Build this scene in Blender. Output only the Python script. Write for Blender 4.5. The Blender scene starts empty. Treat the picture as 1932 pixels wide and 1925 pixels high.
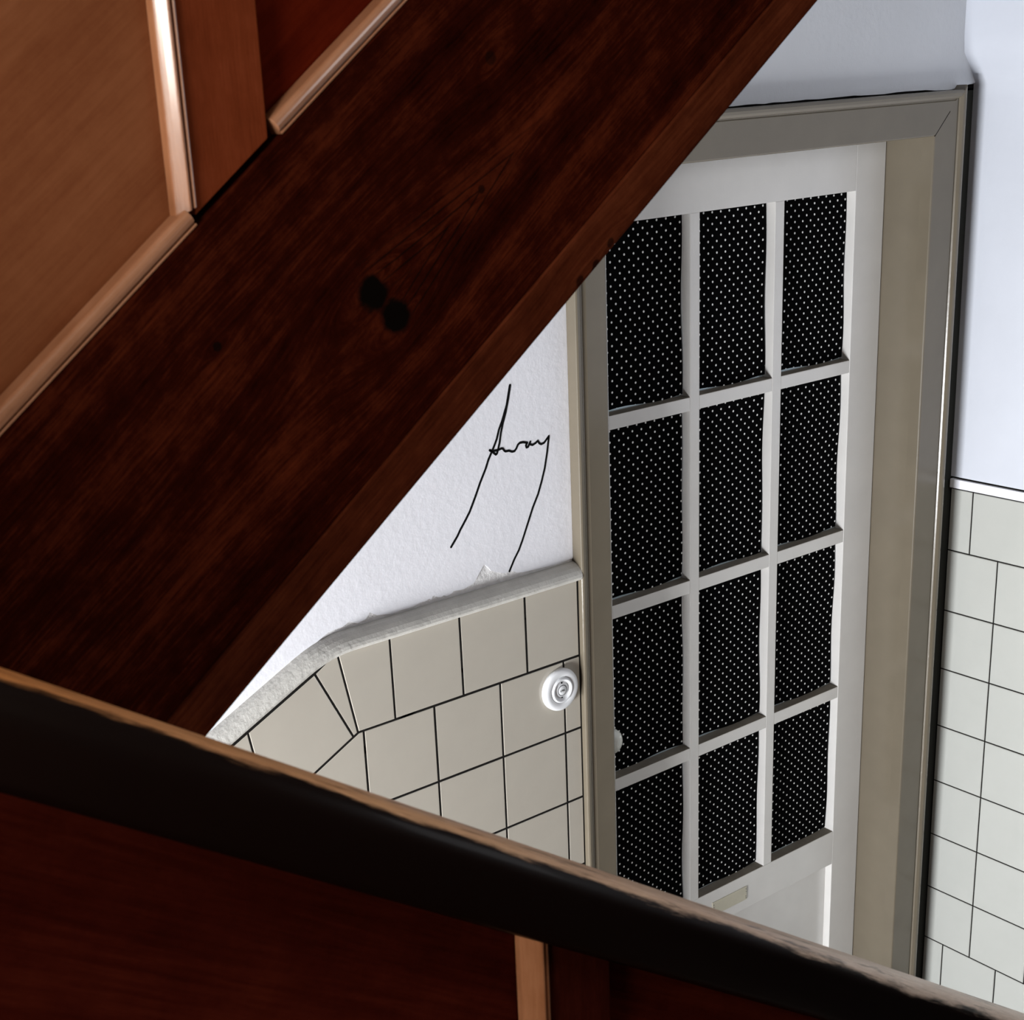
import bpy, bmesh, math, random
from mathutils import Vector, Matrix

random.seed(7)
scene = bpy.context.scene
C = scene.collection
ZO = 2.4                       # height of the eye above the lower hall floor; all heights below are given from the eye

# ------------------------------------------------------------------ camera
YAW, PITCH, ROLL = 0.6082358, 0.33080125, -0.06297194
fw = Vector((math.sin(YAW) * math.cos(PITCH), math.cos(YAW) * math.cos(PITCH), -math.sin(PITCH)))
r0 = Vector((math.cos(YAW), -math.sin(YAW), 0))
u0 = r0.cross(fw)
rt = math.cos(ROLL) * r0 + math.sin(ROLL) * u0
up = -math.sin(ROLL) * r0 + math.cos(ROLL) * u0
cam = bpy.data.cameras.new('camera')
camo = bpy.data.objects.new('camera', cam)
C.objects.link(camo)
camo.matrix_world = Matrix(((rt.x, up.x, -fw.x, 0), (rt.y, up.y, -fw.y, 0), (rt.z, up.z, -fw.z, ZO), (0, 0, 0, 1)))
cam.sensor_width = 36
cam.lens = 2739.268 / 1932 * 36
cam.shift_x = 165.473 / 1932
cam.shift_y = 151.269 / 1932
cam.clip_start = 0.02
cam.dof.use_dof = True
cam.dof.focus_distance = 2.75
cam.dof.aperture_fstop = 18
scene.camera = camo

# ------------------------------------------------------------------ light
scene.view_settings.view_transform = 'Standard'
scene.view_settings.look = 'None'
scene.view_settings.gamma = 1
scene.view_settings.use_curve_mapping = False
scene.view_settings.exposure = 0.0
world = bpy.data.worlds.new('world')
scene.world = world
world.use_nodes = True
world.node_tree.nodes['Background'].inputs[0].default_value = (0.75, 0.85, 1, 1)
world.node_tree.nodes['Background'].inputs[1].default_value = 0.3


def area(name, loc, target, w, h, power, col=(1, 1, 1), spread=180):
    l = bpy.data.lights.new(name, 'AREA')
    l.shape = 'RECTANGLE'
    l.size, l.size_y, l.energy, l.color = w, h, power, col
    l.spread = math.radians(spread)
    o = bpy.data.objects.new(name, l)
    C.objects.link(o)
    o.location = (loc[0], loc[1], loc[2] + ZO)
    d = Vector(target) - Vector(loc)
    o.rotation_euler = d.to_track_quat('-Z', 'Z').to_euler()
    return o


# daylight of the stair window on the left, above the landing
area('stair_window_light', (-2.22, -0.10, 0.62), (1, 0.4, 0.1), 1.1, 1.0, 95, (1, 0.95, 0.88))
# daylight of the entrance below the landing, on the left
area('entrance_light', (-1.10, 1.27, -1.68), (1, 1.40, -1.5), 0.35, 1.1, 215, (0.95, 0.97, 1))
# weak fill lamp added behind the camera to lighten the door wall
area('camera_fill_light', (2.1, -0.95, 0.25), (1.9, 2, -0.8), 1.2, 1.2, 16, (0.95, 0.97, 1))

# ------------------------------------------------------------------ materials
MATS = {}


def new_mat(name):
    m = bpy.data.materials.new(name)
    m.use_nodes = True
    nt = m.node_tree
    b = nt.nodes['Principled BSDF']
    return m, nt, b


def nd(nt, typ, **kw):
    n = nt.nodes.new(typ)
    for k, v in kw.items():
        if k.startswith('i_'):
            n.inputs[k[2:].replace('_', ' ')].default_value = v
        else:
            setattr(n, k, v)
    return n


def math_n(nt, op, a, b=None, c=None):
    n = nt.nodes.new('ShaderNodeMath')
    n.operation = op
    for i, v in enumerate((a, b, c)):
        if v is None:
            continue
        if isinstance(v, (int, float)):
            n.inputs[i].default_value = v
        else:
            nt.links.new(v, n.inputs[i])
    return n.outputs[0]


def ramp(nt, fac, stops):
    n = nt.nodes.new('ShaderNodeValToRGB')
    el = n.color_ramp.elements
    el[0].position, el[0].color = stops[0][0], (*stops[0][1], 1)
    el[1].position, el[1].color = stops[-1][0], (*stops[-1][1], 1)
    for p, c in stops[1:-1]:
        e = el.new(p)
        e.color = (*c, 1)
    nt.links.new(fac, n.inputs[0])
    return n.outputs[0]


def noise(nt, vec, scale, detail=4, rough=0.55, dist=0.0):
    n = nt.nodes.new('ShaderNodeTexNoise')
    n.inputs['Scale'].default_value = scale
    n.inputs['Detail'].default_value = detail
    n.inputs['Roughness'].default_value = rough
    n.inputs['Distortion'].default_value = dist
    if vec is not None:
        nt.links.new(vec, n.inputs['Vector'])
    return n.outputs[0]


def bump(nt, b, h, strength, dist):
    n = nt.nodes.new('ShaderNodeBump')
    n.inputs['Strength'].default_value = strength
    n.inputs['Distance'].default_value = dist
    nt.links.new(h, n.inputs['Height'])
    nt.links.new(n.outputs[0], b.inputs['Normal'])


def paint(name, col, rough=0.4, var=0.08, vscale=6, bs=0.0, bscale=60, bdist=0.002, spec=0.5, coat=0.0):
    m, nt, b = new_mat(name)
    tc = nd(nt, 'ShaderNodeTexCoord')
    n = noise(nt, tc.outputs['Object'], vscale, 5)
    lo = tuple(c * (1 - var) for c in col)
    hi = tuple(min(1, c * (1 + var)) for c in col)
    nt.links.new(ramp(nt, n, [(0.3, lo), (0.7, hi)]), b.inputs['Base Color'])
    b.inputs['Roughness'].default_value = rough
    b.inputs['Specular IOR Level'].default_value = spec
    b.inputs['Coat Weight'].default_value = coat
    b.inputs['Coat Roughness'].default_value = 0.08
    if bs:
        bump(nt, b, noise(nt, tc.outputs['Object'], bscale, 6, 0.6), bs, bdist)
    return m


def wood(name, ang, dark, mid, light, rough=0.32, knots=(), scale=1.0, coat=0.0, spec=0.0, streak=26, band=4, cath=None):
    """stained softwood; the grain runs along the direction ang in the plane of the board"""
    m, nt, b = new_mat(name)
    tc = nd(nt, 'ShaderNodeTexCoord')
    mp = nd(nt, 'ShaderNodeMapping')
    mp.inputs['Rotation'].default_value = (0, ang, 0)
    nt.links.new(tc.outputs['Object'], mp.inputs['Vector'])
    sp = nd(nt, 'ShaderNodeSeparateXYZ')
    nt.links.new(mp.outputs[0], sp.inputs[0])
    u, v = sp.outputs[0], sp.outputs[2]
    kmask = None
    vv = v
    for (ku, kv, kr, kd) in knots:
        du = math_n(nt, 'SUBTRACT', u, ku)
        dv = math_n(nt, 'SUBTRACT', v, kv)
        # grain swings round the knot
        e = math_n(nt, 'ADD', math_n(nt, 'MULTIPLY', math_n(nt, 'MULTIPLY', du, du), 0.12), math_n(nt, 'MULTIPLY', dv, dv))
        g = math_n(nt, 'DIVIDE', math_n(nt, 'MULTIPLY', dv, kr * kr * 2.2), math_n(nt, 'ADD', e, kr * kr * 0.9))
        vv = math_n(nt, 'SUBTRACT', vv, g)
        r2 = math_n(nt, 'SQRT', math_n(nt, 'ADD', math_n(nt, 'MULTIPLY', du, du), math_n(nt, 'MULTIPLY', dv, dv)))
        wob = math_n(nt, 'MULTIPLY', math_n(nt, 'SUBTRACT', noise(nt, tc.outputs['Object'], 60, 3), 0.5), kr * 0.9)
        mk = nd(nt, 'ShaderNodeMapRange')
        mk.interpolation_type = 'SMOOTHSTEP'
        nt.links.new(math_n(nt, 'ADD', r2, wob), mk.inputs[0])
        mk.inputs[1].default_value = kr * 1.15
        mk.inputs[2].default_value = kr * 0.75
        mk.inputs[3].default_value = 0
        mk.inputs[4].default_value = kd
        kmask = mk.outputs[0] if kmask is None else math_n(nt, 'MAXIMUM', kmask, mk.outputs[0])
    cb = nd(nt, 'ShaderNodeCombineXYZ')
    nt.links.new(math_n(nt, 'MULTIPLY', u, 0.55 * scale), cb.inputs[0])
    nt.links.new(math_n(nt, 'MULTIPLY', sp.outputs[1], 6 * scale), cb.inputs[1])
    nt.links.new(math_n(nt, 'MULTIPLY', vv, 9 * scale), cb.inputs[2])
    broad = noise(nt, cb.outputs[0], band, 3, 0.5, 0.3)
    cb2 = nd(nt, 'ShaderNodeCombineXYZ')
    nt.links.new(math_n(nt, 'MULTIPLY', u, 0.8 * scale), cb2.inputs[0])
    nt.links.new(math_n(nt, 'MULTIPLY', sp.outputs[1], 6 * scale), cb2.inputs[1])
    nt.links.new(math_n(nt, 'MULTIPLY', vv, 16 * scale), cb2.inputs[2])
    fine = noise(nt, cb2.outputs[0], streak, 6, 0.7)
    blot = noise(nt, tc.outputs['Object'], 22, 8, 0.8)
    f = math_n(nt, 'ADD', math_n(nt, 'ADD', math_n(nt, 'MULTIPLY', broad, 0.36), math_n(nt, 'MULTIPLY', fine, 0.34)), math_n(nt, 'MULTIPLY', blot, 0.30))
    col = ramp(nt, f, [(0.36, dark), (0.5, mid), (0.64, light)])
    if cath is not None:
        # pointed growth rings above the knots
        ut, vc, kk, u1 = cath
        du = math_n(nt, 'SUBTRACT', ut, u)
        av = math_n(nt, 'ABSOLUTE', math_n(nt, 'SUBTRACT', v, vc))
        sgn = math_n(nt, 'SUBTRACT', math_n(nt, 'MULTIPLY', du, kk), av)
        sgn = math_n(nt, 'ADD', sgn, math_n(nt, 'MULTIPLY', math_n(nt, 'SUBTRACT', noise(nt, cb.outputs[0], 8, 3), 0.5), 0.008))
        ln = math_n(nt, 'ABSOLUTE', math_n(nt, 'SUBTRACT', math_n(nt, 'FRACT', math_n(nt, 'DIVIDE', sgn, 0.0085)), 0.5))
        lm = nd(nt, 'ShaderNodeMapRange')
        nt.links.new(ln, lm.inputs[0])
        lm.inputs[1].default_value = 0.36
        lm.inputs[2].default_value = 0.48
        out = nd(nt, 'ShaderNodeMapRange')
        out.interpolation_type = 'SMOOTHSTEP'
        nt.links.new(math_n(nt, 'ABSOLUTE', sgn), out.inputs[0])
        out.inputs[1].default_value = 0.030
        out.inputs[2].default_value = 0.006
        fade = nd(nt, 'ShaderNodeMapRange')
        fade.interpolation_type = 'SMOOTHSTEP'
        nt.links.new(du, fade.inputs[0])
        fade.inputs[1].default_value = u1
        fade.inputs[2].default_value = u1 * 0.6
        fd2 = nd(nt, 'ShaderNodeMapRange')
        fd2.interpolation_type = 'SMOOTHSTEP'
        nt.links.new(du, fd2.inputs[0])
        fd2.inputs[1].default_value = -0.14
        fd2.inputs[2].default_value = -0.02
        cm = math_n(nt, 'MULTIPLY', math_n(nt, 'MULTIPLY', lm.outputs[0], out.outputs[0]), math_n(nt, 'MULTIPLY', math_n(nt, 'MULTIPLY', fade.outputs[0], fd2.outputs[0]), 0.85))
        kmask = cm if kmask is None else math_n(nt, 'MAXIMUM', kmask, cm)
    if kmask is not None:
        mx = nd(nt, 'ShaderNodeMix', data_type='RGBA')
        nt.links.new(kmask, mx.inputs['Factor'])
        nt.links.new(col, mx.inputs['A'])
        mx.inputs['B'].default_value = (0.003, 0.002, 0.0015, 1)
        col = mx.outputs['Result']
    nt.links.new(col, b.inputs['Base Color'])
    b.inputs['Roughness'].default_value = rough
    b.inputs['Specular IOR Level'].default_value = spec
    b.inputs['Coat Weight'].default_value = coat
    b.inputs['Coat Roughness'].default_value = 0.12
    bump(nt, b, fine, 0.15, 0.002)
    return m


M_UP = 0.747          # slope of the upper flight
M_DN = -0.677         # slope of the lower flight
A_UP, A_DN = math.atan(M_UP), math.atan(M_DN)
WD, WM, WL = (0.0030, 0.0005, 0.0003), (0.0240, 0.0034, 0.0014), (0.082, 0.0145, 0.0052)
PD, PM, PL = (0.160, 0.048, 0.0185), (0.205, 0.069, 0.0275), (0.245, 0.088, 0.037)
m_stringer = wood('stained stringer wood', A_UP, WD, WM, WL, knots=((0.462, -0.546, 0.016, 1), (0.467, -0.577, 0.016, 1), (0.684, -0.482, 0.006, 0.6), (0.325, -0.473, 0.004, 0.8), (0.606, -0.559, 0.004, 0.7)), cath=(0.605, -0.559, 0.17, 0.17))
m_band = wood('stained edge board wood', A_UP, (0.018, 0.0032, 0.0013), (0.055, 0.0115, 0.0046), (0.100, 0.024, 0.0095), knots=((0.640, -0.702, 0.006, 0.7), (0.664, -0.705, 0.006, 0.8), (0.690, -0.700, 0.005, 0.7)))
m_panel_up = wood('varnished panel wood sloping grain', A_UP, PD, PM, PL, rough=0.38, streak=14)
m_panel_red = wood('varnished panel wood redder', A_UP, (0.052, 0.0045, 0.0014), (0.080, 0.0078, 0.0024), (0.112, 0.0125, 0.0040), rough=0.38, spec=0.0, streak=14)
m_stile = wood('varnished wood upright grain', math.pi / 2, (0.105, 0.020, 0.0065), (0.150, 0.030, 0.0100), (0.195, 0.043, 0.0160), rough=0.36, streak=40)
m_mould = wood('varnished moulding wood sloping', A_UP, (0.26, 0.105, 0.048), (0.34, 0.15, 0.075), (0.42, 0.20, 0.11), rough=0.3, coat=1.0, spec=0.5)
m_mould_v = wood('varnished moulding wood upright', math.pi / 2, (0.24, 0.090, 0.036), (0.32, 0.13, 0.058), (0.40, 0.18, 0.088), rough=0.3, coat=1.0, spec=0.9)
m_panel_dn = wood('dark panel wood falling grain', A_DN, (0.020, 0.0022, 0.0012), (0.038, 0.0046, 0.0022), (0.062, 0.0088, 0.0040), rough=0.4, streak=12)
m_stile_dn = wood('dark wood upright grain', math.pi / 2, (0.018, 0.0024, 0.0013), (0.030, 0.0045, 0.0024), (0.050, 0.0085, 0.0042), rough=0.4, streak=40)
m_tread = wood('tread wood', 0, (0.10, 0.04, 0.02), (0.16, 0.065, 0.03), (0.22, 0.09, 0.045))
m_dark = paint('dark gap', (0.004, 0.0035, 0.003), 0.9, spec=0.1)
m_gap_shade = paint('painted gap shade', (0.030, 0.030, 0.026), 0.9, spec=0.1)  # shade beside the frame put into the colour
m_grout = paint('black tile grout', (0.010, 0.009, 0.008), 0.9, spec=0.1)
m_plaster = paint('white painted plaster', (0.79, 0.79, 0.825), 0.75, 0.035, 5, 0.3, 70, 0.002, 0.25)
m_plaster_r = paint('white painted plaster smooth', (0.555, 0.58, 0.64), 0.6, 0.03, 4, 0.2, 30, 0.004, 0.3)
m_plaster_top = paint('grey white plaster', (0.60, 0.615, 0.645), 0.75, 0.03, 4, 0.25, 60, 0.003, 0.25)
m_raw = paint('bare plaster', (0.74, 0.73, 0.72), 0.9, 0.12, 40, 0.9, 120, 0.004, 0.1)
m_dado = paint('grey cream painted dado moulding', (0.52, 0.505, 0.465), 0.5, 0.08, 30, 0.5, 90, 0.003)
m_tile = paint('cream glazed tile', (0.435, 0.402, 0.343), 0.13, 0.035, 7, 0.06, 9, 0.004, 0.5)
m_tile_r = paint('pale cream glazed tile', (0.445, 0.452, 0.424), 0.10, 0.03, 7, 0.06, 9, 0.004, 0.5)
m_strip = paint('white glazed strip', (0.82, 0.83, 0.88), 0.25, 0.02)
m_frame = paint('beige brown gloss paint', (0.138, 0.116, 0.084), 0.24, 0.05, 12, 0.08, 35, 0.003)
m_leaf = paint('pale grey gloss paint', (0.67, 0.655, 0.63), 0.26, 0.03, 12, 0.08, 40, 0.002)
m_slot = paint('cream painted plate', (0.52, 0.49, 0.39), 0.4, 0.06, 30)
m_switch = paint('white plastic', (0.72, 0.73, 0.74), 0.3, 0.02)
m_ink = paint('black marker', (0.003, 0.003, 0.003), 0.7, spec=0.1)
m_print = paint('grey print', (0.05, 0.05, 0.055), 0.6)
m_floor = paint('dark hall floor', (0.16, 0.14, 0.12), 0.4, 0.1)
m_ceil = paint('white ceiling', (0.45, 0.44, 0.42), 0.8)
m_room = paint('upper wall paint', (0.22, 0.19, 0.16), 0.8)
m_ledge = paint('grey brown ledge paint', (0.17, 0.150, 0.122), 0.8, 0.15, 25, spec=0.1)  # grey-brown strip along the foot of each pane
m_knob = paint('ivory porcelain', (0.62, 0.63, 0.58), 0.12, 0.02)


def make_rail_mat():
    """dark varnish that hands have worn through to the pale wood along the top"""
    m, nt, b = new_mat('worn handrail wood')
    tc = nd(nt, 'ShaderNodeTexCoord')
    mp = nd(nt, 'ShaderNodeMapping')
    mp.inputs['Rotation'].default_value = (0, A_DN, 0)
    nt.links.new(tc.outputs['Object'], mp.inputs['Vector'])
    sp = nd(nt, 'ShaderNodeSeparateXYZ')
    nt.links.new(mp.outputs[0], sp.inputs[0])
    u, y, v = sp.outputs
    cb = nd(nt, 'ShaderNodeCombineXYZ')
    nt.links.new(math_n(nt, 'MULTIPLY', u, 5.0), cb.inputs[0])
    nt.links.new(math_n(nt, 'MULTIPLY', y, 40), cb.inputs[1])
    nt.links.new(math_n(nt, 'MULTIPLY', v, 40), cb.inputs[2])
    n1 = noise(nt, cb.outputs[0], 1.6, 6, 0.65)
    # measure round the rail from its back edge over the top and down the front
    s = math_n(nt, 'ADD', y, math_n(nt, 'MULTIPLY', v, 1.0))
    edge = math_n(nt, 'ADD', s, math_n(nt, 'MULTIPLY', math_n(nt, 'SUBTRACT', n1, 0.5), 0.046))
    edge = math_n(nt, 'ADD', edge, math_n(nt, 'MULTIPLY', math_n(nt, 'SUBTRACT', u, 0.75), 0.017))
    mk = nd(nt, 'ShaderNodeMapRange')
    mk.interpolation_type = 'SMOOTHSTEP'
    nt.links.new(edge, mk.inputs[0])
    mk.inputs[1].default_value = RAIL_S - 0.010
    mk.inputs[2].default_value = RAIL_S + 0.002
    # stains inside the worn band
    st = nd(nt, 'ShaderNodeMapRange')
    st.interpolation_type = 'SMOOTHSTEP'
    nt.links.new(noise(nt, cb.outputs[0], 2.3, 4, 0.6), st.inputs[0])
    st.inputs[1].default_value = 0.34
    st.inputs[2].default_value = 0.47
    f = math_n(nt, 'MULTIPLY', mk.outputs[0], math_n(nt, 'ADD', math_n(nt, 'MULTIPLY', st.outputs[0], 0.65), 0.35))
    hue = nd(nt, 'ShaderNodeMapRange')
    nt.links.new(u, hue.inputs[0])
    hue.inputs[1].default_value = 0.35
    hue.inputs[2].default_value = 1.3
    worn = ramp(nt, hue.outputs[0], [(0, (0.36, 0.14, 0.042)), (0.35, (0.50, 0.29, 0.16)), (1, (0.60, 0.46, 0.36))])
    grain = noise(nt, cb.outputs[0], 7, 5, 0.7)
    gm = nd(nt, 'ShaderNodeMix', data_type='RGBA', blend_type='MULTIPLY')
    gm.inputs['Factor'].default_value = 0.6
    nt.links.new(worn, gm.inputs['A'])
    nt.links.new(ramp(nt, grain, [(0.3, (0.55, 0.5, 0.48)), (0.65, (1, 1, 1))]), gm.inputs['B'])
    mx = nd(nt, 'ShaderNodeMix', data_type='RGBA')
    nt.links.new(f, mx.inputs['Factor'])
    mx.inputs['A'].default_value = (0.0035, 0.0012, 0.0008, 1)
    nt.links.new(gm.outputs['Result'], mx.inputs['B'])
    nt.links.new(mx.outputs['Result'], b.inputs['Base Color'])
    b.inputs['Roughness'].default_value = 0.40
    b.inputs['Specular IOR Level'].default_value = 0.10
    b.inputs['Coat Weight'].default_value = 0.05
    b.inputs['Coat Roughness'].default_value = 0.12
    return m


def make_dots():
    """black cotton printed with small white dots in a staggered grid"""
    m, nt, b = new_mat('black cotton with white dots')
    at = nd(nt, 'ShaderNodeUVMap')
    sp = nd(nt, 'ShaderNodeSeparateXYZ')
    nt.links.new(at.outputs[0], sp.inputs[0])
    PX, PZ = 0.0247, 0.0229

    def grid(off):
        a = math_n(nt, 'ADD', math_n(nt, 'DIVIDE', sp.outputs[0], PX), off)
        c = math_n(nt, 'ADD', math_n(nt, 'DIVIDE', sp.outputs[1], PZ), off)
        a = math_n(nt, 'MULTIPLY', math_n(nt, 'SUBTRACT', math_n(nt, 'FRACT', a), 0.5), PX)
        c = math_n(nt, 'MULTIPLY', math_n(nt, 'SUBTRACT', math_n(nt, 'FRACT', c), 0.5), PZ)
        return math_n(nt, 'SQRT', math_n(nt, 'ADD', math_n(nt, 'MULTIPLY', a, a), math_n(nt, 'MULTIPLY', c, c)))
    d = math_n(nt, 'MINIMUM', grid(0.0), grid(0.5))
    mk = nd(nt, 'ShaderNodeMapRange')
    nt.links.new(d, mk.inputs[0])
    mk.inputs[1].default_value = 0.0026
    mk.inputs[2].default_value = 0.0019
    mx = nd(nt, 'ShaderNodeMix', data_type='RGBA')
    nt.links.new(mk.outputs[0], mx.inputs['Factor'])
    mx.inputs['A'].default_value = (0.0022, 0.0022, 0.0024, 1)
    mx.inputs['B'].default_value = (0.82, 0.82, 0.80, 1)
    nt.links.new(mx.outputs['Result'], b.inputs['Base Color'])
    b.inputs['Roughness'].default_value = 0.95
    b.inputs['Specular IOR Level'].default_value = 0.02
    return m


m_dots = make_dots()


def make_glass():
    m, nt, b = new_mat('clear window glass')
    b.inputs['Base Color'].default_value = (0.9, 0.95, 0.93, 1)
    b.inputs['Roughness'].default_value = 0.02
    b.inputs['Transmission Weight'].default_value = 1
    return m


m_glass = make_glass()

# ------------------------------------------------------------------ builders
LOC = {}


def put(name, me, mat, parent=None, origin=None, kind=None, label=None, cat=None, group=None, smooth=False):
    """me: bmesh in eye coordinates; makes one object with its own origin"""
    if origin is None:
        xs = [v.co.x for v in me.verts]
        ys = [v.co.y for v in me.verts]
        zs = [v.co.z for v in me.verts]
        origin = Vector(((min(xs) + max(xs)) / 2, (min(ys) + max(ys)) / 2, min(zs)))
    origin = Vector(origin)
    bmesh.ops.translate(me, verts=me.verts, vec=-origin)
    bmesh.ops.recalc_face_normals(me, faces=me.faces)
    mesh = bpy.data.meshes.new(name)
    me.to_mesh(mesh)
    me.free()
    if smooth:
        for p in mesh.polygons:
            p.use_smooth = True
    mesh.materials.append(mat)
    o = bpy.data.objects.new(name, mesh)
    C.objects.link(o)
    world_loc = origin + Vector((0, 0, ZO))
    LOC[o.name] = world_loc
    if parent is not None:
        o.parent = parent
        o.location = world_loc - LOC[parent.name]
    else:
        o.location = world_loc
    props(o, kind, label, cat, group)
    return o


def props(o, kind=None, label=None, cat=None, group=None):
    if kind:
        o['kind'] = kind
    if label:
        o['label'] = label
    if cat:
        o['category'] = cat
    if group:
        o['group'] = group


def empty(name, loc, **kw):
    o = bpy.data.objects.new(name, None)
    C.objects.link(o)
    o.location = (loc[0], loc[1], loc[2] + ZO)
    o.empty_display_size = 0.1
    LOC[o.name] = Vector(o.location)
    props(o, **kw)
    return o


def box(x0, x1, y0, y1, z0, z1, bev=0.0, bm=None):
    bm = bm or bmesh.new()
    vs = [bm.verts.new((x, y, z)) for x in (x0, x1) for y in (y0, y1) for z in (z0, z1)]
    q = [(0, 1, 3, 2), (4, 6, 7, 5), (0, 4, 5, 1), (2, 3, 7, 6), (0, 2, 6, 4), (1, 5, 7, 3)]
    fs = [bm.faces.new([vs[i] for i in f]) for f in q]
    if bev:
        es = {e for f in fs for e in f.edges}
        bmesh.ops.bevel(bm, geom=list(es), offset=bev, segments=2, profile=0.6, affect='EDGES')
    return bm


def prism(poly, y0, y1, bev=0.0, bm=None, axis='y', seg=2):
    """polygon in (x, z) carried from y0 to y1; axis 'x': polygon in (y, z) carried along x"""
    bm = bm or bmesh.new()
    mk = (lambda p, t: (p[0], t, p[1])) if axis == 'y' else (lambda p, t: (t, p[0], p[1]))
    a = [bm.verts.new(mk(p, y0)) for p in poly]
    b = [bm.verts.new(mk(p, y1)) for p in poly]
    n = len(poly)
    fs = [bm.faces.new(a), bm.faces.new(b[::-1])]
    for i in range(n):
        fs.append(bm.faces.new((a[i], b[i], b[(i + 1) % n], a[(i + 1) % n])))
    if bev:
        es = {e for f in fs for e in f.edges}
        bmesh.ops.bevel(bm, geom=list(es), offset=bev, segments=seg, profile=0.6, affect='EDGES')
    return bm


def slope_poly(x0, x1, c0, c1, m):
    return [(x0, m * x0 + c0), (x1, m * x1 + c0), (x1, m * x1 + c1), (x0, m * x0 + c1)]


def sweep(path, prof, y, rng=None, bm=None, starts=None, ends=None):
    """prof: (a, b) = (offset to the left of the path in the wall plane, offset towards the viewer) swept along
    path in (x, z) with mitred corners; rng picks some of the segments; starts/ends give the cut direction there"""
    bm = bm or bmesh.new()
    P = [Vector(p) for p in path]
    n = len(P)
    T = [(P[i + 1] - P[i]).normalized() for i in range(n - 1)]
    N = [Vector((-t.y, t.x)) for t in T]
    mit = []
    for i in range(n):
        if i == 0:
            mv = N[0] if starts is None else Vector(starts) / Vector(starts).dot(N[0])
        elif i == n - 1:
            mv = N[-1] if ends is None else Vector(ends) / Vector(ends).dot(N[-1])
        else:
            mv = N[i - 1] + N[i]
            mv = mv / mv.dot(N[i])
        mit.append(mv)
    i0, i1 = rng or (0, n - 1)
    rings = []
    for i in range(i0, i1 + 1):
        rings.append([bm.verts.new((P[i].x + mit[i].x * a, y - b, P[i].y + mit[i].y * a)) for a, b in prof])
    k = len(prof)
    for r in range(len(rings) - 1):
        for j in range(k):
            bm.faces.new((rings[r][j], rings[r + 1][j], rings[r + 1][(j + 1) % k], rings[r][(j + 1) % k]))
    bm.faces.new(rings[0])
    bm.faces.new(rings[-1][::-1])
    return bm


def arc(ca, cb, r, a0, a1, n):
    return [(ca + r * math.cos(math.radians(a0 + (a1 - a0) * i / n)), cb + r * math.sin(math.radians(a0 + (a1 - a0) * i / n))) for i in range(n + 1)]


def inset(poly, d):
    """shrink a convex polygon given counter-clockwise"""
    area2 = sum(poly[i][0] * poly[(i + 1) % len(poly)][1] - poly[(i + 1) % len(poly)][0] * poly[i][1] for i in range(len(poly)))
    if area2 < 0:
        poly = poly[::-1]
    n = len(poly)
    out = []
    for i in range(n):
        p0, p1, p2 = Vector(poly[i - 1]), Vector(poly[i]), Vector(poly[(i + 1) % n])
        t1, t2 = (p1 - p0).normalized(), (p2 - p1).normalized()
        n1, n2 = Vector((-t1.y, t1.x)), Vector((-t2.y, t2.x))
        m = n1 + n2
        m = m / max(0.15, m.dot(n2))
        out.append((p1.x + m.x * d, p1.y + m.y * d))
    return out


def clip(poly, fn):
    """keep the part of the polygon where fn(p) >= 0 (fn linear)"""
    out = []
    n = len(poly)
    for i in range(n):
        a, b = poly[i], poly[(i + 1) % n]
        fa, fb = fn(a), fn(b)
        if fa >= 0:
            out.append(a)
        if (fa >= 0) != (fb >= 0):
            t = fa / (fa - fb)
            out.append((a[0] + (b[0] - a[0]) * t, a[1] + (b[1] - a[1]) * t))
    return out


def lathe(prof, c, n=40, bm=None, sx=1):
    """profile (radius, height towards the viewer) turned about the axis along -y through c"""
    bm = bm or bmesh.new()
    rings = []
    for r, h in prof:
        if r < 1e-6:
            rings.append([bm.verts.new((c[0], c[1] - h, c[2]))])
        else:
            rings.append([bm.verts.new((c[0] + r * math.cos(2 * math.pi * i / n), c[1] - h, c[2] + r * math.sin(2 * math.pi * i / n))) for i in range(n)])
    for a, b in zip(rings, rings[1:]):
        for i in range(n):
            j = (i + 1) % n
            if len(a) == 1 and len(b) == 1:
                continue
            if len(a) == 1:
                bm.faces.new((a[0], b[i], b[j]))
            elif len(b) == 1:
                bm.faces.new((a[i], b[0], a[j]))
            else:
                bm.faces.new((a[i], b[i], b[j], a[j]))
    return bm


# ------------------------------------------------------------------ the setting
FLOOR = -2.4
YB = 1.97                    # face of the tiles and plaster of the door wall
XR = 2.893                   # face of the tiles of the right wall
JL, JR = 1.806, 2.725        # inner edges of the door frame
HB, HT = -0.1535, -0.0646    # underside and top of the head of the frame
CW = 0.098                   # width of the frame boards

put('floor', box(-2.4, 3.05, -1.15, 2.3, FLOOR - 0.1, FLOOR), m_floor, kind='structure')
put('ceiling', box(-2.4, 3.05, -1.15, 2.3, 2.0, 2.1), m_ceil, kind='structure')
put('wall_left', box(-2.4, -2.3, -1.15, 2.3, FLOOR, 2.0), m_room, kind='structure')
put('wall_front', box(-2.3, 3.05, -1.15, -1.05, FLOOR, 2.0), m_room, kind='structure')

# door wall
wb = box(-2.3, 1.76, 1.9905, 2.2, FLOOR, 2.0)
box(1.735, 2.80, 1.976, 2.2, HT - 0.004, 2.0, bm=wb)
box(2.80, 3.05, 1.976, 2.2, FLOOR, 2.0, bm=wb)
wall_back = put('wall_back', wb, m_raw, kind='structure', origin=(0, 1.976, FLOOR))

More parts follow.
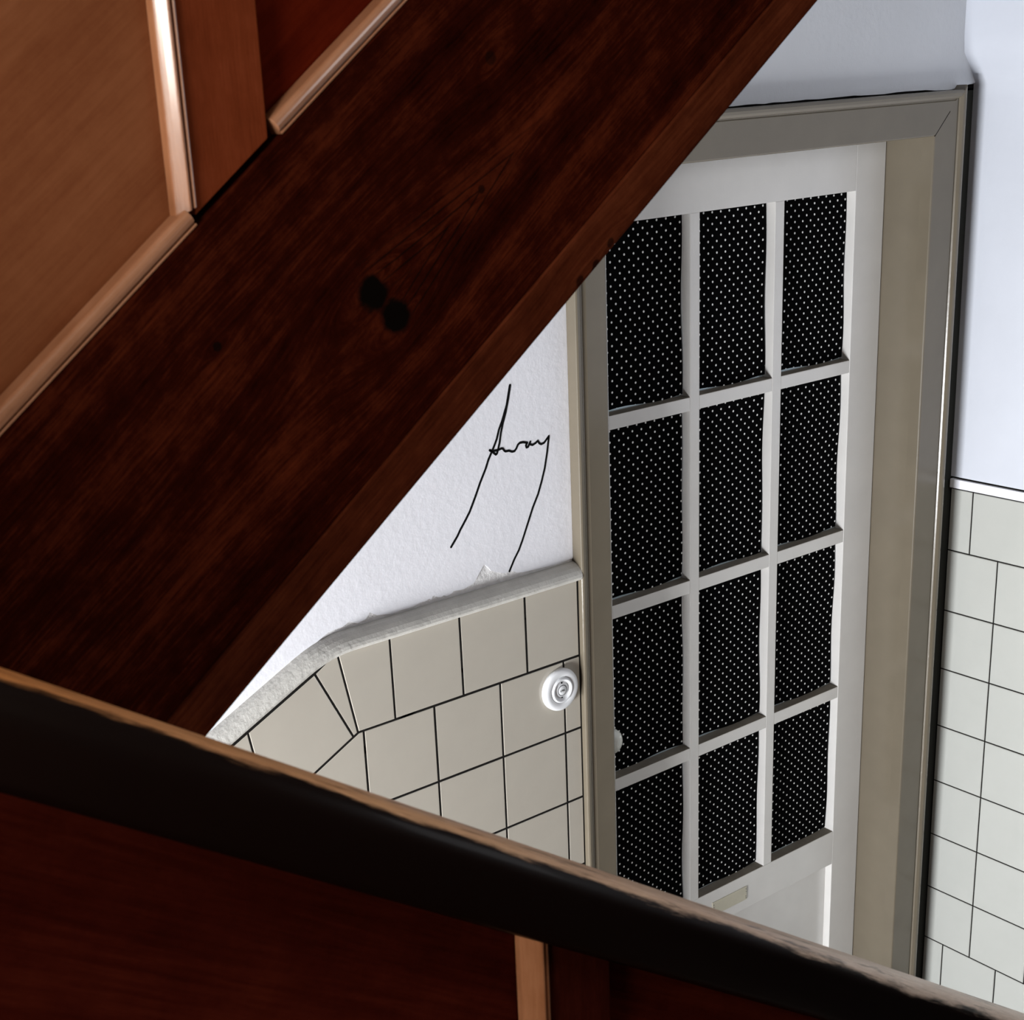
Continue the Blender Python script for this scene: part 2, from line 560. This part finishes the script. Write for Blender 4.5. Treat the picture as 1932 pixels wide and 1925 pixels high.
# paint skin of the plaster above the dado, with its chipped lower edge
chip_flat = [(1.1694, -0.852), (1.1984, -0.8499), (1.2128, -0.8439), (1.2289, -0.8519), (1.2446, -0.8486), (1.2554, -0.8389), (1.2688, -0.8475), (1.2999, -0.8531), (1.3175, -0.8514), (1.3438, -0.8519), (1.3619, -0.8477), (1.3737, -0.8482), (1.38, -0.846), (1.384, -0.849), (1.388, -0.8435), (1.3921, -0.8431), (1.398, -0.847), (1.4066, -0.8502), (1.411, -0.8475), (1.418, -0.8505), (1.428, -0.8492), (1.434, -0.8452), (1.4404, -0.8458), (1.4557, -0.8471), (1.4777, -0.8422), (1.4843, -0.8373), (1.493, -0.826), (1.5045, -0.8124), (1.512, -0.8185), (1.5194, -0.8277), (1.5317, -0.8333), (1.5505, -0.8405), (1.5699, -0.84), (1.5793, -0.8462), (1.5954, -0.8489), (1.6784, -0.8528), (1.713, -0.853)]
chip_slope = [(0.90, -0.982), (0.9546, -0.9532), (0.962, -0.9586), (0.9824, -0.951), (1.0, -0.9407), (1.0072, -0.9351), (1.0318, -0.9222), (1.0569, -0.9110), (1.0795, -0.9002), (1.1013, -0.886), (1.1213, -0.8764), (1.14, -0.866)]
KP = 1.984 / 1.9685
low = [(-2.25, -0.855 - 0.475 * (1.16 + 2.25))] + [(x * KP, z * KP + 0.0038) for x, z in chip_slope + chip_flat[:-1]] + [(1.7285, -0.853)]
bm = bmesh.new()
for (xa, za), (xb, zb) in zip(low, low[1:]):
    q = [(xa, za), (xb, zb), (xb, 2.0), (xa, 2.0)]
    bm.faces.new([bm.verts.new((x, 1.9840, z)) for x, z in q])
    bm.faces.new([bm.verts.new((x, y, z)) for x, y, z in ((xa, 1.9840, za), (xa, 1.9903, za), (xb, 1.9903, zb), (xb, 1.9840, zb))])
bmesh.ops.remove_doubles(bm, verts=bm.verts, dist=1e-5)
put('plaster_skin', bm, m_plaster, wall_back)
# bare plaster ground that shows where the skin has chipped off
put('plaster_ground', prism([(1.10, -0.93), (1.7285, -0.90), (1.7285, -0.80), (1.10, -0.84)], 1.9862, 1.9903), m_raw, wall_back)
# plaster above the door, its lower edge ragged along a dark gap
rag = [(1.713, HT + 0.0030)]
x = 1.73
while x < 2.80:
    rag.append((x, HT + 0.0025 + 0.0022 * random.random() - (0.003 if 2.72 < x else 0)))
    x += 0.018 + 0.03 * random.random()
rag.append((2.806, HT + 0.001))
rag.append((2.898, HT + 0.012))
bm = bmesh.new()
for (xa, za), (xb, zb) in zip(rag, rag[1:]):
    bm.faces.new([bm.verts.new((x, 1.9685, z)) for x, z in ((xa, za), (xb, zb), (xb, 2.0), (xa, 2.0))])
    bm.faces.new([bm.verts.new(p) for p in ((xa, 1.9685, za), (xa, 1.9755, za), (xb, 1.9755, zb), (xb, 1.9685, zb))])
bmesh.ops.remove_doubles(bm, verts=bm.verts, dist=1e-5)
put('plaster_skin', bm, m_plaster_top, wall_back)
put('gap', box(2.816, 2.8965, 1.9735, 1.9765, FLOOR, HT), m_gap_shade, wall_back)  # dark strip standing in for shade between frame and right wall
put('gap', box(1.72, 2.9, 1.9735, 1.9765, HT - 0.004, HT + 0.008), m_dark, wall_back)

# tiles of the door wall
put('grout_bed', prism([(-2.25, -0.90 - 0.475 * 3.4), (1.17, -0.885), (1.7285, -0.885), (1.7285, FLOOR), (-2.25, FLOOR)], 1.9707, 1.9905), m_grout, wall_back)
JG = 0.0019


def tile_back(poly, gap=JG):
    p = inset(poly, gap)
    p2 = inset(p, 0.0011)
    bm = bmesh.new()
    rings = [[bm.verts.new((x, y, z)) for x, z in q] for q, y in ((p, 1.9745), (p, 1.9709), (p2, 1.9700 + 0.0006 * random.random()))]
    n = len(p)
    for a, b in zip(rings, rings[1:]):
        for i in range(n):
            bm.faces.new((a[i], a[(i + 1) % n], b[(i + 1) % n], b[i]))
    bm.faces.new(rings[2])
    put('tile', bm, m_tile, wall_back)


DS = 0.497                       # slope of the joint under the sloping row
dz0 = lambda x: -1.0478 + DS * (x - 1.2135)
xs_up = [1.292, 1.4445, 1.596, 1.7265]
tile_back([(1.184, -0.888), (1.292, -0.888), (1.2925, -1.047), (1.2135, -1.047)], 0.0016)
for a, b in zip(xs_up, xs_up[1:]):
    tile_back([(a, -0.888), (b, -0.888), (b + 0.0005, -1.047), (a + 0.0005, -1.047)])
tile_back([(1.1369, -0.915), (1.184, -0.888), (1.2135, -1.0478), (1.2031, -1.0525)], 0.0017)
dirv = Vector((-1, -0.4755)).normalized()
nrm = Vector((-dirv.y, dirv.x))
top0, bot0 = Vector((1.1369, -0.9155)), Vector((1.2031, -1.0525))
for k in range(9):
    a_t = top0 + dirv * (0.1505 * k)
    a_b = bot0 + Vector((-1, -DS)).normalized() * (0.1505 * k + (0.046 if k else 0))
    b_t = top0 + dirv * (0.1505 * (k + 1))
    b_b = bot0 + Vector((-1, -DS)).normalized() * (0.1505 * (k + 1) + 0.046)
    tile_back([tuple(a_t), tuple(b_t), tuple(b_b), tuple(a_b)], 0.0016)
vx = [1.2247 - 0.153 * k for k in range(10, 0, -1)] + [1.2247, 1.3778, 1.5302, 1.6855, 1.7275]
rz = [-1.047 - 0.1514 * i for i in range(9)]
for za, zb in zip(rz, rz[1:]):
    for a, b in zip(vx, vx[1:]):
        poly = [(a, za), (a, zb), (b, zb), (b, za)]
        poly = clip(poly, lambda p: dz0(p[0]) - p[1])
        if len(poly) >= 3:
            ar = abs(sum(poly[i][0] * poly[(i + 1) % len(poly)][1] - poly[(i + 1) % len(poly)][0] * poly[i][1] for i in range(len(poly)))) / 2
            if ar > 0.0004:
                tile_back(poly)

# rounded moulding that caps the dado, bending down to the left
dprof = [(-0.003, -0.0145), (0.0, -0.004), (0.004, 0.003), (0.010, 0.0085), (0.017, 0.0120), (0.0225, 0.0130), (0.0265, 0.0115), (0.0295, 0.0080), (0.0312, 0.0035), (0.0325, -0.001), (0.026, -0.0135)]
bend = []
for i in range(7):
    t = i / 6
    ang = math.atan(0.4755) * (1 - t)
    bend.append(ang)
path = [(1.7285, -0.8615)]
px, pz = 1.215, -0.8615
path.append((px, pz))
for i in range(6):
    ang = math.atan(0.4755) * (i + 0.5) / 6
    px -= 0.018 * math.cos(ang)
    pz -= 0.018 * math.sin(ang)
    path.append((px, pz))
path.append((px - 2.6, pz - 2.6 * 0.4755))
put('dado_moulding', sweep(path, dprof, YB), m_dado, wall_back, smooth=False)

# handwriting on the plaster
WA = [(1.5797, -0.4958), (1.5708, -0.5294), (1.5595, -0.555), (1.5511, -0.5701), (1.5453, -0.586), (1.537, -0.6004), (1.5246, -0.6195), (1.5177, -0.634), (1.5039, -0.6569), (1.4917, -0.6801), (1.4778, -0.7043), (1.4679, -0.7171), (1.4555, -0.732), (1.4481, -0.7426), (1.4331, -0.7591)]
WB = [(1.5805, -0.4959), (1.5749, -0.5185), (1.5675, -0.5427), (1.5604, -0.5601), (1.555, -0.5769), (1.5511, -0.5941), (1.5474, -0.6043), (1.5445, -0.6117), (1.5419, -0.6132), (1.5343, -0.6068), (1.5283, -0.6027), (1.5343, -0.6053), (1.5467, -0.6062), (1.5542, -0.6046), (1.5579, -0.6053), (1.5614, -0.6099), (1.5639, -0.6116), (1.5714, -0.6118), (1.5788, -0.615), (1.5844, -0.6149), (1.5885, -0.6111), (1.5926, -0.6048), (1.5972, -0.6022), (1.6047, -0.6025), (1.6142, -0.6053), (1.6108, -0.6093), (1.612, -0.6135), (1.6158, -0.6132), (1.6213, -0.6046), (1.6198, -0.6089), (1.6262, -0.6116), (1.6333, -0.6094), (1.6387, -0.6063), (1.6423, -0.6116), (1.6467, -0.6139), (1.6533, -0.6126), (1.6649, -0.6025), (1.6639, -0.609), (1.6596, -0.6317), (1.6529, -0.6593), (1.6449, -0.6814), (1.6351, -0.7045), (1.6217, -0.7269), (1.6081, -0.7549), (1.5945, -0.783), (1.5847, -0.8006), (1.5735, -0.815), (1.5612, -0.8348)]


def ribbon(bm, pts, w, y):
    """flat stroke of ink with round joints"""
    for (xa, za), (xb, zb) in zip(pts, pts[1:]):
        d = Vector((xb - xa, zb - za))
        if d.length < 1e-6:
            continue
        nn = Vector((-d.y, d.x)).normalized() * w / 2
        bm.faces.new([bm.verts.new((x, y, z)) for x, z in ((xa - nn.x, za - nn.y), (xb - nn.x, zb - nn.y), (xb + nn.x, zb + nn.y), (xa + nn.x, za + nn.y))])
    for xa, za in pts:
        bm.faces.new([bm.verts.new((xa + w / 2 * math.cos(k * math.pi / 4), y - 0.00005, za + w / 2 * math.sin(k * math.pi / 4))) for k in range(8)])


bm = bmesh.new()
KW = 1.9835 / 1.9675
ribbon(bm, [(x * KW, z * KW) for x, z in WA], 0.0046, 1.9837)
ribbon(bm, [(x * KW, z * KW) for x, z in WB], 0.0044, 1.9836)
put('handwriting', bm, m_ink, wall_back, label='thin black handwritten word with long tails')

# right wall: plaster above, tiles below, white strip between
ny, nz = 60, 90
ys = [-1.05 + (1.985 + 1.05) * (i / ny) ** 0.6 for i in range(ny + 1)]
zs = [-0.9235 + (2.0 + 0.9235) * (j / nz) ** 1.5 for j in range(nz + 1)]


def sstep(a, b, t):
    t = max(0, min(1, (t - a) / (b - a)))
    return t * t * (3 - 2 * t)


bm = bmesh.new()
g = []
for y in ys:
    row = []
    for z in zs:
        swell = 0.051 * sstep(-0.062, 0.022, z) * sstep(1.15, 1.9, y)
        wave = 0.0025 * math.sin(3.1 * y + 2.3 * z) * math.sin(2.2 * z + 1.0)
        row.append(bm.verts.new((2.8905 - swell + wave, y, z)))
    g.append(row)
for i in range(ny):
    for j in range(nz):
        bm.faces.new((g[i][j], g[i + 1][j], g[i + 1][j + 1], g[i][j + 1]))
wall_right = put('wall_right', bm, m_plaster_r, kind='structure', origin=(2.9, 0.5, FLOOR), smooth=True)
put('grout_bed', box(2.8943, 3.05, -1.05, 1.9735, FLOOR, -0.925), m_grout, wall_right)
put('masonry', box(2.9005, 3.05, -1.05, 1.976, -0.90, 2.0), m_raw, wall_right)
put('dado_strip', box(2.884, 2.8965, -1.0, 1.9700, -0.9488, -0.9275, 0.0015), m_strip, wall_right)


def tile_right(y0, y1, z0, z1):
    p = inset([(y0, z0), (y1, z0), (y1, z1), (y0, z1)], 0.0016)
    p2 = inset(p, 0.0012)
    t1, t2 = random.uniform(-0.0004, 0.0004), random.uniform(-0.0004, 0.0004)
    bm = bmesh.new()
    yc, zc = (y0 + y1) / 2, (z0 + z1) / 2
    rings = [[bm.verts.new((x, y, z)) for y, z in p] for x in (2.8975, 2.8942)]
    rings.append([bm.verts.new((XR + t1 * (y - yc) * 10 + t2 * (z - zc) * 10, y, z)) for y, z in p2])
    for a, b in zip(rings, rings[1:]):
        for i in range(4):
            bm.faces.new((a[i], a[(i + 1) % 4], b[(i + 1) % 4], b[i]))
    bm.faces.new(rings[2])
    put('tile', bm, m_tile_r, wall_right)


rz = [-0.9525, -1.1045, -1.2574, -1.4088, -1.5607, -1.7116, -1.8625, -2.0144, -2.1647, -2.317]
for r in range(9):
    za, zb = rz[r], rz[r + 1]
    if r == 0:
        first = 1.9134
    elif r == 8:
        first = 1.916
    else:
        first = 1.8385
    edge = [1.9725] + [first - 0.1525 * k for k in range(6)]
    for b, a in zip(edge, edge[1:]):
        tile_right(a, b, zb, za)
    tile_right(first - 0.1525 * 6, first - 0.1525 * 5, zb, za)

# frame of the door: two uprights and a head mitred together, jambs behind
trim = empty('trim_1', (2.26, 1.96, FLOOR), kind='structure', label='beige brown painted frame round the panelled glass door')
YF = 1.947
cprof = [(0.0, YB - 1.9585), (0.0, YB - YF - 0.003)] + [(0.0012, YB - YF - 0.0010), (0.0035, YB - YF)] + [(CW - 0.024, YB - YF), (CW - 0.0215, YB - YF - 0.0015), (CW - 0.020, YB - YF - 0.0012), (CW - 0.0185, YB - YF + 0.0030), (CW - 0.013, YB - YF + 0.0072), (CW - 0.007, YB - YF + 0.0080), (CW - 0.002, YB - YF + 0.0062), (CW, YB - YF + 0.0025), (CW, -0.006)] + [(0.0, -0.006)]
cpath = [(JL, FLOOR), (JL, HB), (JR, HB), (JR, FLOOR)]


# hairline gaps at the mitres: pull the head in a little
lprof = [(0.0, 0.0), (0.0, 0.0075), (0.0012, 0.0085), (0.0035, 0.009), (0.050, 0.009), (0.055, 0.0072), (0.058, 0.0062), (0.0610, 0.0072), (0.0640, 0.0095), (0.0685, 0.0118), (0.0735, 0.0122), (0.0765, 0.0108), (0.0773, 0.0085), (0.0773, -0.02), (0.0, -0.02)]
put('frame_board', sweep([(JL, FLOOR), (JL, HB), (JR, HB)], lprof, YB, rng=(0, 1)), m_frame, trim)
put('frame_board', sweep([(JL, HB - 1), (JL, HB), (JR, HB), (JR, HB - 1)], [(a * (HT - HB) / CW, b) for a, b in cprof], YB - 0.0002, rng=(1, 2)), m_frame, trim)
put('frame_board', sweep([(JL, HB), (JR, HB), (JR, FLOOR)], cprof, YB, rng=(1, 2)), m_frame, trim)
put('jamb', box(JR + 0.0004, JR + 0.06, 1.9597, 2.19, FLOOR, HB + 0.03), m_frame, trim)
put('jamb', box(JL - 0.055, JL - 0.0004, 1.9705, 2.19, FLOOR, HB + 0.03), m_frame, trim)
put('head_jamb', box(JL, JR, 1.9600, 2.19, HB + 0.0004, HB + 0.03), m_frame, trim)
put('mitre_joint', prism([(JR + 0.0005, HB + 0.0005), (JR + 0.0015, HB - 0.0005), (JR + 0.0495, HB + 0.0465), (JR + 0.0485, HB + 0.0475)], YF - 0.0004, YF + 0.003), m_dark, trim)

# ------------------------------------------------------------------ the door
YL = 2.0655
RD = 0.020
door = empty('door_1', (2.2645, YL + 0.02, FLOOR), kind='structure', label='pale grey painted door with twelve small panes behind dotted black fabric')
px_ = [(1.9025, 2.1265), (2.1535, 2.3735), (2.4010, 2.6265)]
pz_ = [(-0.2574, -0.6218), (-0.6500, -1.0160), (-1.0448, -1.4080), (-1.4364, -1.7980)]
DL, DR, DT, DB = JL + 0.002, JR - 0.0015, HB - 0.003, FLOOR + 0.008
D0, D1 = YL, YL + 0.040
BV = 0.0014
put('stile', box(DL, px_[0][0], D0, D1, DB, DT, BV), m_leaf, door)
put('stile', box(px_[2][1], DR, D0, D1, DB, DT, BV), m_leaf, door)
put('top_rail', box(px_[0][0], px_[2][1], D0, D1, pz_[0][0], DT, BV * 0.5), m_leaf, door)
LP_T, LP_B = -1.889, FLOOR + 0.17
put('lock_rail', box(px_[0][0], px_[2][1], D0 + 0.0001, D1, LP_T, pz_[3][1], BV * 0.5), m_leaf, door)
put('bottom_rail', box(px_[0][0], px_[2][1], D0, D1, DB, LP_B, BV * 0.5), m_leaf, door)
for a, b in zip(px_, px_[1:]):
    put('upright_glazing_bar', box(a[1], b[0], D0 + 0.0003, D1, pz_[3][1], pz_[0][0], BV), m_leaf, door)
for a, b in zip(pz_, pz_[1:]):
    for c0, c1 in px_:
        put('cross_glazing_bar', box(c0, c1, D0 + 0.0006, D1, b[0], a[1], BV), m_leaf, door)
# bottom panel set back behind the rails, its edges splayed
bm = box(px_[0][0], px_[2][1], D0 + 0.019, D1 - 0.004, LP_B, LP_T)
put('lower_panel', bm, m_leaf, door)
for r, (zt, zb) in enumerate(pz_):
    for c, (xa, xb) in enumerate(px_):
        gl = put('pane', box(xa, xb, D0 + 0.0265, D0 + 0.0295, zb, zt), m_glass, door)
        put('ledge', prism([(YL + 0.0012, zb - 0.001), (YL + 0.0012, zb + 0.0007), (YL + 0.026, zb + 0.0014), (YL + 0.026, zb - 0.001)], xa + 0.0004, xb - 0.0004, axis='x'), m_ledge, gl)
        # fabric pinned in front of the glass, with slack in it
        nx, nzz = 10, 14
        e1, e2 = random.uniform(0.0003, 0.0015), random.uniform(0.0003, 0.0015)
        ph, ph2 = random.uniform(0, 6.28), random.uniform(0, 6.28)
        bm = bmesh.new()
        uvl = bm.loops.layers.uv.new('UVMap')
        ou, ov = random.random() * 0.0247, random.random() * 0.0229
        shear = random.uniform(-0.012, 0.012)
        gv, uvs = [], {}
        for i in range(nx + 1):
            col = []
            for j in range(nzz + 1):
                s, t = i / nx, j / nzz
                x = xa + e1 + (xb - xa - e1 - e2) * s
                z = zb + 0.001 + (zt - zb - 0.002) * t
                slack = 0.0016 * (1 + math.sin(5.0 * t + ph + 1.5 * s)) + 0.0014 * (1 + math.sin(9 * t + ph2)) * s
                # the lower edge is cut unevenly
                z += (1 - t) ** 6 * 0.0028 * (1 + math.sin(7 * s + ph2))
                x -= (s ** 8) * 0.0016 * (1 + math.sin(6.5 * t + ph))
                v = bm.verts.new((x, D0 + 0.0250 - slack, z))
                uvs[v] = (x + ou + shear * (z - zb), z + ov + 0.0015 * math.sin(4 * s + ph))
                col.append(v)
            gv.append(col)
        for i in range(nx):
            for j in range(nzz):
                f = bm.faces.new((gv[i][j], gv[i + 1][j], gv[i + 1][j + 1], gv[i][j + 1]))
                for lp in f.loops:
                    lp[uvl].uv = uvs[lp.vert]
        put('fabric', bm, m_dots, gl, smooth=True)
# cover plate on the lock rail, with two nails at each end
sl = put('cover_plate', box(2.198, 2.314, D0 - 0.0022, D0, -1.8630, -1.8275, 0.0008), m_slot, door, label='cream cover plate')
for x in (2.2015, 2.3105):
    for z in (-1.834, -1.841, -1.853, -1.858):
        put('nail', lathe([(0.0009, 0), (0.0009, 0.0009), (0, 0.0010)], (x + random.uniform(-.0008, .0008), D0 - 0.0021, z), 8), m_print, sl)
# round knob on its rose
kc = (1.8445, D0, -1.284)
kn = put('door_knob', lathe([(0.0, -0.001), (0.024, -0.001), (0.024, 0.003), (0.021, 0.005), (0.011, 0.007), (0.009, 0.018), (0.013, 0.024), (0.0225, 0.031), (0.0275, 0.040), (0.0285, 0.048), (0.0265, 0.057), (0.020, 0.064), (0.010, 0.068), (0, 0.069)], kc, 32), m_knob, door, smooth=True, label='round ivory door knob')

# ------------------------------------------------------------------ round switch on the tiles
sc = (1.671, YB, -1.100)
sw = empty('wall_switch', (sc[0], YB, sc[2] - 0.0425), label='round white wall switch on the cream tiles left of the door frame', cat='switch')
put('base_plate', lathe([(0, 0.0), (0.0425, 0.0), (0.0425, 0.006), (0.0415, 0.009), (0.0385, 0.0108), (0.0345, 0.0112), (0.0295, 0.0112), (0.0275, 0.0100), (0.0265, 0.0085), (0.0258, 0.0092), (0.0245, 0.0128), (0.0225, 0.0138), (0.0205, 0.0128), (0.0185, 0.0098), (0.0175, 0.0088), (0.0145, 0.0092), (0.0128, 0.0108), (0.0120, 0.0114), (0.0110, 0.0112), (0, 0.0112)], sc, 64), m_switch, sw, smooth=True)
put('ring', lathe([(0.0109, 0.0112), (0.0109, 0.01165), (0.0098, 0.01165), (0.0098, 0.0112)], sc, 40), m_print, sw)
bt = put('button', lathe([(0.0096, 0.0110), (0.0096, 0.0118), (0.0088, 0.0124), (0, 0.0126)], sc, 40), m_switch, sw, smooth=True)
for s, hgt in ((1, 0.0028), (-1, 0.0022)):
    put('screw_hole', lathe([(0, 0.0), (hgt * 0.62, 0.0), (hgt * 0.62, 0.0017), (0, 0.0017)], (sc[0], YB - 0.0085, sc[2] + s * 0.0150), 12), m_dark, sw)
bm = bmesh.new()
K = 0.00075
cx0, cz0, yy = sc[0], sc[2], YB - 0.0127
for stroke in ([(-5.2, 2.2), (-7.2, 1.8), (-8.0, 0), (-7.2, -1.8), (-5.2, -2.2)], [(-3.2, -2.2), (-3.2, 2.2), (-1.6, 0.2), (0, 2.2), (0, -2.2)],
               [(1.8, -2.2), (1.8, 2.2)], [(3.0, 0), (6.6, 2.4)], [(3.0, 0), (6.8, -2.4)]):
    ribbon(bm, [(cx0 + x * K, cz0 + z * K) for x, z in stroke], 0.0011, yy)
put('lettering', bm, m_print, bt, label='small dark lettering')

# ------------------------------------------------------------------ upper flight: stringer with panelled balustrade
YS = 1.05
CT, CBm, CB = -0.4914, -0.8300, -0.8867
OS = (0, YS, 0)
fl = empty('staircase', (0.4, 1.2, -0.8), label='dark stained wooden stair flight rising right in front of the white door, panelled above', cat='staircase')
put('stringer', prism(slope_poly(-0.42, 2.70, CBm, CT, M_UP), YS, YS + 0.040, 0.0015), m_stringer, fl, origin=OS)
bp = [(0, -0.0398)] + [(0, 0.0012), (0.0012, 0.0028)] + [(0.030, 0.0026), (0.038, 0.0010), (0.0435, -0.004), (0.0455, -0.012), (0.0455, -0.0398)]
put('edge_board', sweep([(2.70, M_UP * 2.70 + CBm), (-0.42, M_UP * -0.42 + CBm)], bp, YS, starts=(0, -1), ends=(0, -1)), m_band, fl, origin=OS)
XS0, XS1 = 0.539, 0.610         # first stile
PT = 0.30
YP = YS + 0.019
put('panel', prism(slope_poly(-0.36, XS0 + 0.004, CT - 0.0005, PT, M_UP), YP, YP + 0.014), m_panel_up, fl, origin=OS)
put('panel', prism(slope_poly(XS1 - 0.004, 1.76, CT - 0.0005, PT, M_UP), YP, YP + 0.014), m_panel_red, fl, origin=OS)
put('panel', prism(slope_poly(1.82, 2.70, CT - 0.0005, PT, M_UP), YP, YP + 0.014), m_panel_up, fl, origin=OS)
for a, b in ((XS0, XS1), (1.756, 1.827)):
    put('stile', prism(slope_poly(a, b, CT + 0.0075, PT, M_UP), YS + 0.004, YP + 0.014, 0.001), m_stile, fl, origin=(0, YS, 0))


def mould_prof(w, lift=0.0, full=False):
    """fillet next to the stile, then a bead that falls to the panel"""
    p = [(0, -0.014), (0, 0.0030 + lift), (w * 0.07, 0.0036 + lift), (w * 0.13, 0.0030 + lift), (w * 0.17, 0.0004 + lift), (w * 0.21, 0.0004 + lift)]
    if full:                      # a plain round bead
        r = w * 0.40
        p += [(w - r + r * math.cos(math.radians(180 - k * 20)), 0.0004 + lift + r * 0.85 * math.sin(math.radians(180 - k * 20))) for k in range(10)]
        return p + [(w, -0.0145)]
    p += [(w * a, w * b + lift) for a, b in ((0.24, 0.15), (0.29, 0.235), (0.35, 0.275), (0.41, 0.265), (0.47, 0.215), (0.60, 0.090), (0.74, -0.055), (0.88, -0.210), (0.95, -0.30), (1.0, -0.40))]
    p += [(w, -0.0145)]
    return p


mw = 0.0150
# bottom mouldings lie on the stringer, the upright ones stand on them
def low_mould(xa, xb, name='moulding'):
    z = lambda x: M_UP * x + CT + 0.0008
    return put(name, sweep([(xa, z(xa)), (xb, z(xb))], mould_prof(mw, 0.0, True), YS + 0.004), m_mould, fl, origin=OS, smooth=False)


low_mould(-0.36, XS0 - 0.001)
low_mould(XS1 + 0.012, 1.752)
low_mould(1.835, 2.70)
for xr in (XS0, 1.756):
    z0 = M_UP * (xr - mw) + CT + 0.019
    put('moulding', sweep([(xr, z0 + 0.006), (xr, M_UP * xr + PT - 0.02)], mould_prof(mw), YS + 0.004, starts=(-1, -0.4)), m_mould_v, fl, origin=OS)
hp = [(0.0, 0.012), (0.0, -0.030)] + [(0.045, -0.030)] + [(0.056, -0.024), (0.062, -0.012), (0.062, 0.004), (0.056, 0.014), (0.045, 0.020), (0.012, 0.018)]
put('handrail', sweep([(-0.40, M_UP * -0.40 + PT), (2.70, M_UP * 2.70 + PT)], hp, YP - 0.002, starts=(0, 1), ends=(0, 1)), m_stile, fl, origin=OS)
# treads, risers and the plastered underside, behind the stringer
run = 0.235
for k in range(13):
    xf = -0.33 + run * k
    zt = M_UP * xf - 0.56
    put('tread', box(xf - 0.02, xf + run, YS + 0.040, 1.967, zt - 0.028, zt, 0.003), m_tread, fl)
    put('riser', box(xf + run - 0.018, xf + run, YS + 0.040, 1.967, zt, zt + run * M_UP - 0.028), m_tread, fl)
put('soffit', prism(slope_poly(-0.42, 2.70, CB + 0.012, CB + 0.030, M_UP), YS + 0.040, 1.967), m_stringer, fl)

# ------------------------------------------------------------------ lower flight: balustrade in the foreground
YN = 0.80
RAIL_S = 0.0
ON = (0, YN, 0)
c0 = math.cos(A_DN)
RB, RT_ = -0.2153, -0.1385      # underside and top of the rail, measured upright
bl = empty('stair_balustrade', (0.7, YN, -1.6), label='dark panelled stair balustrade in the foreground with worn handrail falling to the right', cat='balustrade')
hgt = (RT_ - RB) * c0
rw0, rw1 = 0.033, -0.017        # front and back of the rail from the face of the stiles
rp = [(0, rw1 + 0.003), (0, rw0 - 0.005), (0.003, rw0 - 0.001), (0.008, rw0), (hgt * 0.55, rw0)]
R1 = 0.022
rp += [(hgt - R1 + R1 * math.sin(math.radians(k * 10)), rw0 - R1 + R1 * math.cos(math.radians(k * 10))) for k in range(1, 10)]
rp += [(hgt - 0.006 + 0.006 * math.cos(math.radians(k * 18)), rw1 + 0.006 - 0.006 * math.sin(math.radians(k * 18))) for k in range(0, 6)]
RAIL_S = 0.792 + (RT_ * c0) - 0.0135
m_rail = make_rail_mat()
put('handrail', sweep([(-0.36, M_DN * -0.36 + RB), (1.75, M_DN * 1.75 + RB)], rp, YN, starts=(0, 1), ends=(0, 1)), m_rail, bl, origin=(0, 0, 0), smooth=True)
NS0, NS1 = 0.656, 0.726
PB = RB - 0.72
YQ = YN + 0.016
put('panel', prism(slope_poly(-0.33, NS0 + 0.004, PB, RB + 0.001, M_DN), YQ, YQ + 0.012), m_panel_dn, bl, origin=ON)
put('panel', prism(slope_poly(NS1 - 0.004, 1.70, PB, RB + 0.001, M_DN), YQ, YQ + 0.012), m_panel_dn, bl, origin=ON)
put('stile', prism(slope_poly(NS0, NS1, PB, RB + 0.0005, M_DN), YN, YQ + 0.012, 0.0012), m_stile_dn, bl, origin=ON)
zt = M_DN * (NS0 - 0.0205) + RB - 0.009
put('moulding', sweep([(NS0, M_DN * NS0 + PB), (NS0, zt)], mould_prof(0.0205), YN, ends=(-1, 0)), m_mould_v, bl, origin=ON)
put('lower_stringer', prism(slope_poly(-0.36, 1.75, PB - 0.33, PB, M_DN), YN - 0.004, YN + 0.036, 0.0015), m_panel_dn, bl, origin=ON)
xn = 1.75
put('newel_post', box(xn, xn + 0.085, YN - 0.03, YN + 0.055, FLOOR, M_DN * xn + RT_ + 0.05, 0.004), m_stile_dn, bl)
for k in range(9):
    xf = -0.34 + 0.245 * k
    zt = M_DN * xf - 1.04
    put('tread', box(xf - 0.02, xf + 0.265, -0.45, YN - 0.004, zt - 0.028, zt, 0.003), m_tread, bl)
    put('riser', box(xf + 0.225, xf + 0.245, -0.45, YN - 0.004, zt + 0.245 * M_DN, zt - 0.028), m_tread, bl)  # unseen, put in to block entrance light leaking through the flight
put('soffit', prism(slope_poly(-0.44, 1.75, PB - 0.33, PB - 0.31, M_DN), -1.05, YN - 0.004), m_panel_dn, bl)  # unseen, added to close the underside against the same light

# landing that joins the two flights
put('floor_landing', box(-2.3, -0.45, -1.05, 1.965, -0.95, -0.80), m_tread, kind='structure')
